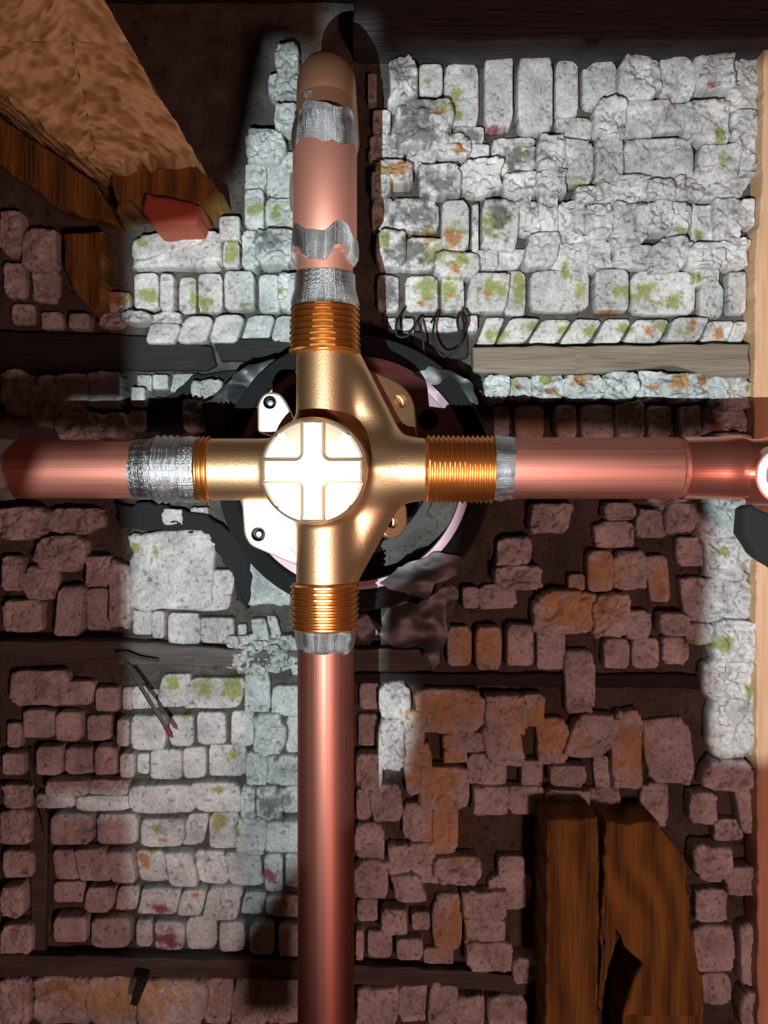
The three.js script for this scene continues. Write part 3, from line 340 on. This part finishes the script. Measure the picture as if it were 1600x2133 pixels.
  part('flange_tab', extrude(roundPoly([[770, 1040], [848, 1050, 10], [850, 1100, 24], [825, 1124, 14], [792, 1118, 10], [780, 1090]], 10), -0.019, -0.0155, 0.0008, [[812, 1088, 18]]).translate(-P(820, 1088, -0.017).x, -P(820, 1088, -0.017).y, 0.017).rotateY(0.5).translate(P(820, 1088, -0.017).x, P(820, 1088, -0.017).y, -0.017), M.brass, valve);
  for (const [x, y, z, r] of [[538, 1113, -0.0063, 2.62], [562, 838, -0.0088, 2.45]]) { const p = P(x, y, z), o = new THREE.Vector3(p.x, p.y, z);
    part('hole_shade', lathe([[-8, 0.01], [-8, r], [0, r], [0, r - 0.35], [-4, r - 0.5], [-4, 0.01]].reverse(), o, Z, 32), M.black, valve, 'black liner standing in for the dark of the screw hole');  // black liner added so the hole reads dark
    part('screw', lathe([[-6, 0.01], [-6, 1.1], [-1.6, 1.1], [-1.2, 0.8], [-1.0, 0.01]].reverse(), o, Z, 20), M.steel, valve, 'small steel screw deep in the tab hole'); }
  { const p = P(830, 836, -0.0165); part('screw_boss', lathe([[-3, 0.01], [-3, 2.6], [0, 2.6], [0.2, 2.2], [-0.6, 0.01]].reverse(), new THREE.Vector3(p.x, p.y, -0.0165), new THREE.Vector3(0.5, 0.2, 0.8).normalize(), 24), M.brass, valve); }
}

// ---------------------------------------------------------------- copper pipes
const solderWob = (amp, drip, z) => (c, s, t) => [amp * fbm(c * 2.2, s * 2.2, t * 0.35 + z, 3), drip * noise(c * 2.1, s * 2.1, z + 5)];
{ // riser above the valve (coordinates: mm above the valve axis)
  const m = y => (978 - y) / 7, top = thing('copper_riser', 'upper copper riser pipe with silver solder joints rising out of the valve', 'pipe', new THREE.Vector3(VX, VY + 48.4 * MM, 0));
  part('male_adapter', lathe([[m(642), 0.1], [m(642), 9.8], [m(636), 10.2], [m(622), 9.9], [m(606), 9.2], [m(574), 8.9], [m(572), 8.2], [m(572), 0.1]], V0, Y, 64, solderWob(0.25, 0.2, 3)), M.solder, top, 'silver tinned adapter');
  part('pipe', lathe([[m(580), 0.1], [m(580), 8.35], [m(500), 8.35], [m(500), 0.1]], V0, Y, 64), M.copperCleanLit, top);
  part('coupling', lathe([[m(535), 8.4], [m(533), 9.3], [m(528), 9.55], [m(305), 9.55], [m(296), 9.3], [m(288), 8.6]], V0, Y, 72), M.copperCleanLit, top);
  part('solder_joint', lathe([[m(546), 8.3], [m(542), 9.0], [m(530), 10.0], [m(510), 10.1], [m(496), 10.0], [m(486), 9.5]], V0, Y, 72, (c, s, t) => [0.2 * fbm(c * 2, s * 2, t * 0.4, 2), 2.4 * noise(c * 2.3 + 4, s * 2.3, 2)]), M.solder, top);
  part('solder_joint', lathe([[m(330), 9.2], [m(312), 9.75], [m(290), 9.8], [m(270), 9.3], [m(256), 8.7], [m(248), 8.9], [m(240), 8.4]], V0, Y, 72, (c, s, t) => [0.5 * fbm(c * 3, s * 3, t * 0.5, 3), 2.2 * noise(c * 2 + 1, s * 2, 7)]), M.solder, top);
  const yA = m(212), pts = []; const O = (y, z) => new THREE.Vector3(VX, VY + y * MM, z * MM);
  for (let k = 0; k <= 8; k++) pts.push(O(m(256) + (yA - m(256)) * k / 8, -0.3 * k)); for (let k = 1; k <= 10; k++) { const t = k / 10 * Math.PI / 2; pts.push(O(yA + 11 * Math.sin(t), -2.4 - 11 * (1 - Math.cos(t)))); } for (let k = 1; k < 6; k++) pts.push(O(yA + 11, -13.4 - 9 * k));
  part('elbow', tube(pts, 8.7 * MM, 70, 48), M.copperDull, top);
  const p = P(643, 196, 0.0055); part('solder_drop', new THREE.SphereGeometry(1.3 * MM, 16, 12).scale(1, 0.9, 0.8).translate(p.x, p.y, 0.0055), M.solder, top);
  const p2 = P(606, 400, 0.001); part('solder_drop', new THREE.SphereGeometry(1 * MM, 12, 10).scale(0.7, 6, 1).translate(p2.x + 0.0002, p2.y, 0.001), M.solder, top);
}
{ // lower supply pipe
  const m = y => (y - 978) / 7, low = thing('copper_pipe', 'long straight copper pipe hanging down below the valve', 'pipe', new THREE.Vector3(VX, VY - 47.7 * MM, 0));
  const g = lathe([[m(1312), 0.1], [m(1312), 8.4], [m(2400), 8.4], [m(2400), 0.1]].map(q => q), V0, NY, 72); g.translate(0.0003, 0, 0);
  part('pipe', g, M.copperDimmed, low);
  part('solder_joint', lathe([[m(1306), 8.5], [m(1312), 9.4], [m(1325), 9.1], [m(1344), 8.75], [m(1352), 8.35]], V0.clone().add(new THREE.Vector3(0.0003, 0, 0)), NY, 64, (c, s, t) => [0.15 * fbm(c * 2, s * 2, t, 2), 1.6 * noise(c * 1.7, s * 1.7, 3)]), M.solder, low);
}
{ // left pipe with tinned male adapter
  const m = x => (677 - x) / 7, lp = thing('copper_pipe', 'short copper pipe leaving the valve towards the left edge', 'pipe', new THREE.Vector3(VX - 37.7 * MM, VY, 0));
  part('male_adapter', lathe([[m(414), 0.1], [m(414), 9.6], [m(400), 9.9], [m(384), 9.7], [m(376), 9.2], [m(372), 10.1], [m(366), 9.4], [m(358), 10.2], [m(352), 9.5], [m(344), 10.2], [m(338), 9.5], [m(330), 10.2], [m(322), 9.4], [m(316), 9.0], [m(284), 8.8], [m(278), 8.5], [m(276), 0.1]], V0, NX, 72, solderWob(0.3, 0.25, 12)), M.solder, lp, 'silver tinned adapter with ribbed collar');
  part('pipe', lathe([[m(290), 0.1], [m(290), 8.6], [m(-200), 8.6], [m(-200), 0.1]], V0, NX, 72), M.copper, lp);
  part('solder_joint', lathe([[m(34), 8.6], [m(30), 9.1], [m(14), 9.3], [m(-6), 9.3], [m(-14), 8.6]], V0, NX, 56, solderWob(0.4, 0.8, 31)), M.solder, lp);
}
{ // right pipe and elbow with a white plug
  const m = x => (x - 677) / 7, rp = thing('copper_pipe', 'copper pipe running right from the valve to a copper elbow', 'pipe', new THREE.Vector3(VX + 50.4 * MM, VY, 0));
  const O = new THREE.Vector3(VX, VY + 0.4 * MM, 0);
  part('solder_joint', lathe([[m(1028), 0.1], [m(1028), 9.8], [m(1036), 9.9], [m(1046), 9.5], [m(1060), 9.5], [m(1068), 9.2], [m(1074), 8.8]], O, X, 64, solderWob(0.3, 1.0, 44)), M.solder, rp);
  part('pipe', lathe([[m(1050), 0.1], [m(1050), 9.15], [m(1408), 9.15], [m(1412), 8.7], [m(1424), 8.7], [m(1424), 0.1]], O, X, 72), M.copper, rp);
  part('elbow', lathe([[m(1418), 8.3], [m(1420), 9.3], [m(1426), 9.2], [m(1490), 9.3], [m(1520), 9.8], [m(1538), 9.8], [m(1550), 9.1], [m(1560), 8.7], [m(1580), 8.7], [m(1600), 9.4], [m(1620), 10], [m(1720), 10], [m(1722), 0.1]], O, X, 72), M.copperShiny, rp);
  const zz = 0.012, p = P(1638, 990, zz);
  part('branch', lathe([[-14, 9.2], [-2, 9.2], [0, 8.8], [0, 6.4]], new THREE.Vector3(p.x, p.y, zz), Z, 48), M.copperShiny, rp);
  const pl = part('plug', lathe([[-2, 8.2], [1.6, 8.2], [2.2, 7.8], [2.2, 6.6], [1.2, 6.2]], new THREE.Vector3(p.x, p.y, zz), Z, 48), M.white, rp, 'white plastic plug rim');
  part('plug_face', lathe([[-1, 6.4], [0.8, 6.3], [0.8, 0.01]], new THREE.Vector3(p.x, p.y, zz), Z, 40), M.greyPlastic, pl);
}

// ---------------------------------------------------------------- things behind the valve
{
  const z = -0.052, c = P(738, 985, z), s = S(z), esc = thing('wall_flange', 'round wall flange with a pinkish plate and black rubber ring behind the valve', 'flange', c);
  const L = pr => lathe(pr.map(([t, r]) => [t, r * s / MM]), c, Z, 110);
  part('rubber_ring', L([[-18, 246], [0, 246], [1.2, 252], [1.6, 268], [0.6, 284], [-4, 290], [-18, 290]].reverse()), M.rubber, esc);
  part('trim_ring', L([[-1.0, 224], [1.2, 226], [1.6, 234], [1.2, 243], [-1.0, 245]].reverse()), M.plate, esc);
  const sh = new THREE.Shape(); sh.absarc(c.x, c.y, 226 * s, -0.08, 1.5, false); sh.absarc(c.x, c.y, 150 * s, 1.5, -0.08, true);
  const q = P(897, 874, z), h2 = new THREE.Path(); h2.absarc(q.x - 0.0008, q.y, 21 * s, 0, Math.PI * 2, true); sh.holes.push(h2);
  const g = new THREE.ExtrudeGeometry(sh, { depth: 0.0016, bevelEnabled: true, bevelSize: 0.0003, bevelOffset: -0.0003, bevelThickness: 0.0003, curveSegments: 64 }); g.translate(0, 0, z - 0.0004);
  part('face_plate', g, M.plate, esc);
  part('cartridge_sleeve', L([[-17, 176], [-14, 176], [-14, 0.5]].reverse()), M.black, esc);
  for (const r of [120, 150]) part('inner_ring', L([[-10, r - 8], [-2, r - 8], [-1.4, r - 5], [-1.4, r + 2], [-2, r + 5], [-10, r + 5]].reverse()), M.rubber, esc);
}
{ // crumpled plastic film scraps under the flange
  const film = (pts, z, sd) => { const w = pts.map(p => P(p[0], p[1], z)), c = w.reduce((a, b) => a.add(b), new THREE.Vector3()).multiplyScalar(1 / w.length); w[0] = P(pts[0][0], pts[0][1], z); const ring = []; const RP = roughPoly(pts, 8, 4, sd).map(p => P(p[0], p[1], z)); const v = [], idx = [], R = 14, T = RP.length; for (let r = 0; r <= R; r++) for (const p of RP) { const q = p.clone().lerp(c, r / R); v.push(q.x, q.y, z + 0.004 * Math.abs(fbm(q.x / 0.016 + sd, q.y / 0.013, sd, 2)) + 0.0005 * fbm(q.x / 0.005, q.y / 0.004, sd, 2)); } for (let r = 0; r < R; r++) for (let k = 0; k < T; k++) { const a = r * T + k, b = r * T + (k + 1) % T; idx.push(a, a + T, b, b, a + T, b + T); } const g = new THREE.BufferGeometry(); g.setAttribute('position', new THREE.Float32BufferAttribute(v, 3)); g.setIndex(idx); g.computeVertexNormals(); return planarUV(g, (x, y) => [x, y]); };
  single('plastic_film', film([[806, 1268], [836, 1250], [870, 1258], [940, 1215], [955, 1230], [930, 1330], [905, 1400], [880, 1350], [820, 1345], [790, 1320]], -0.058, 3), M.film, 'crumpled translucent plastic film hanging beside the lower pipe', 'plastic film');
  single('plastic_film', film([[790, 1215], [830, 1180], [910, 1150], [960, 1160], [950, 1200], [905, 1215], [890, 1250], [850, 1240]], -0.05, 8), M.film, 'dark crumpled film scrap clinging under the round wall flange', 'plastic film');
  single('plastic_film', film([[740, 1290], [765, 1280], [790, 1320], [770, 1345], [740, 1345]], -0.06, 12), M.film, 'small pale film scrap right against the lower copper pipe', 'plastic film');
  single('plastic_film', film([[862, 780], [890, 765], [945, 775], [985, 800], [1000, 850], [960, 830], [930, 800], [880, 800]], -0.052, 17), M.film, 'grey crinkled film above the right side of the wall flange', 'plastic film');
  single('plastic_film', film([[470, 800], [520, 760], [590, 745], [590, 790], [540, 800], [500, 850], [470, 890], [430, 900], [420, 850]], -0.06, 22), M.film, 'pale crinkled film at the upper left of the wall flange', 'plastic film');
}
// black torn roofing felt strips left of the flange
single('felt_strip', extrude(roughPoly([[400, 780], [470, 770], [560, 745], [520, 790], [460, 860], [440, 905], [410, 900], [300, 900], [315, 830], [360, 820]], 12, 6, 41), BZ, WZ - 0.006, 0.001), M.blackCloth, 'torn black felt scrap above the left copper pipe', 'felt');
single('felt_strip', extrude(roughPoly([[240, 1050], [330, 1050], [430, 1070], [500, 1120], [525, 1200], [515, 1270], [490, 1250], [480, 1190], [440, 1130], [360, 1108], [250, 1100]], 12, 6, 44), BZ, WZ - 0.002, 0.001), M.blackCloth, 'torn black felt strip curving below the left copper pipe', 'felt');
{ // nail and wires
  const a = P(264, 1384, -0.066), b = P(352, 1524, -0.0555), nl = thing('nail', 'thin steel nail with a rusty tip leaning down from the left lath', 'nail', a);
  part('shank', tube([a, a.clone().lerp(b, 0.5), b], 0.00075, 8, 12), M.steel, nl);
  const d = b.clone().sub(a).normalize(); part('rusty_tip', lathe([[-2.2, 0.01], [-2.2, 0.95], [1, 0.9], [3, 0.01]], b, d, 14), M.rust, nl, 'rust red tip');
  const W = (pts, z, r = 0.00045) => tube(pts.map(([x, y, dz = 0]) => P(x, y, z + dz * MM)), r, 60, 8);
  single('wire', W([[838, 650], [826, 672, 2], [828, 700, 2], [848, 700, 2], [870, 672, 2], [880, 700, 3], [884, 740, 2], [888, 748]], -0.063), M.black, 'thin black wire loop on the dark lath right of the upper port', 'wire');
  single('wire', W([[898, 672], [906, 660, 2], [902, 700, 3], [910, 728, 3], [925, 742, 3], [950, 730, 3], [964, 700, 3], [966, 670, 2], [962, 655, 1]], -0.063), M.black, 'black wire curl lying nearer the pale lath', 'wire');
  single('wire', W([[958, 650], [953, 668, 2], [958, 690, 2], [968, 690, 2], [972, 668, 2], [966, 652]], -0.063), M.black, 'small closed black wire ring beside the slanted plaster keys', 'wire');
  single('straw_splinter', W([[244, 1362], [262, 1360, 1], [290, 1370, 1], [330, 1376]], -0.0665, 0.0007), M.lathPale, 'pale bent splinter lying on the left lath above the nail', 'splinter');
  single('strap', extrude(roughPoly([[1552, 1060], [1566, 1052], [1680, 1110], [1690, 1230], [1600, 1172], [1575, 1152], [1549, 1112]], 18, 2, 51), -0.034, -0.024, 0.0015), M.blackCloth, 'black strap end lying across the right stud below the elbow', 'strap');
  single('crack_sliver', extrude(roughPoly([[286, 2034], [304, 2038], [296, 2066], [284, 2098], [270, 2094], [276, 2066]], 10, 2, 55), BZ, -0.0645, 0.0008), M.blackCloth, 'dark crack in the plaster at the lower left, built as a black piece', 'crack_sliver');
}

// ---------------------------------------------------------------- hand lamp with added light-shaping hood, added fill bulb behind the camera
{
  const lamp = thing('hand_lamp', 'black hand lamp beside the camera, with an added hood cut to shape its light', 'lamp', LAMP.clone().add(new THREE.Vector3(0, 0, 0.012)));
  const k = GOBO / (CZ - WZ), A = (px, py) => { const w = P(px, py, WZ); return new THREE.Vector2(LAMP.x + (w.x - LAMP.x) * k, LAMP.y + (w.y - LAMP.y) * k); };
  const lit = [[268, 478], [440, 445], [500, 360], [560, 90], [668, 112], [668, 24], [790, 24], [790, 116], [1700, 116], [1700, 1582], [1482, 1582], [1470, 1300], [1482, 1060], [1460, 950], [1000, 950], [985, 960], [945, 1130], [806, 1200], [790, 1415], [858, 1425], [856, 1500], [840, 1606], [770, 1640], [770, 2300], [690, 2300], [690, 1700], [620, 1790], [540, 1900], [470, 1998], [268, 2004], [268, 1700], [140, 1694], [70, 1658], [268, 1655], [268, 955], [110, 955], [150, 845], [268, 845]];  // hood cutout traced from the wanted light and dark zones on the wall
  const plate = new THREE.Shape([[-0.064, -0.092], [-0.015, -0.092], [-0.015, -0.03], [-0.064, -0.03]].map(q => new THREE.Vector2(...q)));
  plate.holes.push(new THREE.Path(lit.map(q => A(...q)).reverse()));
  plate.holes.push(new THREE.Path([[70, 2036], [440, 2040], [420, 2090], [400, 2200], [40, 2200]].map(q => A(...q)).reverse()));  // second cutout, adds the light patch at the lower left
  const g = new THREE.ExtrudeGeometry(plate, { depth: 0.00015, bevelEnabled: false }); g.translate(0, 0, LAMP.z - GOBO);
  part('gobo_plate', g, M.lampBlack, lamp);
  const z0 = LAMP.z - GOBO, z1 = LAMP.z + 0.02;
  part('gobo_side', box(-0.066, -0.064, -0.094, -0.028, z0, z1), M.lampBlack, lamp); part('gobo_side', box(-0.015, -0.013, -0.094, -0.028, z0, z1), M.lampBlack, lamp);
  part('gobo_side', box(-0.064, -0.015, -0.03, -0.028, z0, z1), M.lampBlack, lamp); part('gobo_side', box(-0.064, -0.015, -0.094, -0.092, z0, z1), M.lampBlack, lamp);
  part('back_plate', box(-0.066, -0.013, -0.094, -0.028, z1, z1 + 0.004), M.lampBlack, lamp);
  part('led', lathe([[0, 2], [0.4, 1.9], [0.4, 0.01]].reverse(), LAMP.clone().add(new THREE.Vector3(0, 0, 0.002)), new THREE.Vector3(0, 0, -1), 24), M.led, lamp, 'small glowing lens');
  const wb = thing('fill_bulb', 'added warm fill bulb, unseen behind the camera', 'bulb', BULB);
  part('glass', new THREE.SphereGeometry(0.028, 24, 16).translate(BULB.x, BULB.y, BULB.z), M.bulb, wb);
  part('socket', lathe([[22, 0.1], [22, 12], [50, 13], [52, 3], [870, 3]], BULB, Y, 24), M.lampBlack, wb);
}
scene.traverse(o => { if (o.isMesh) { o.castShadow = true; o.receiveShadow = true; } });
renderer.render(scene, camera);
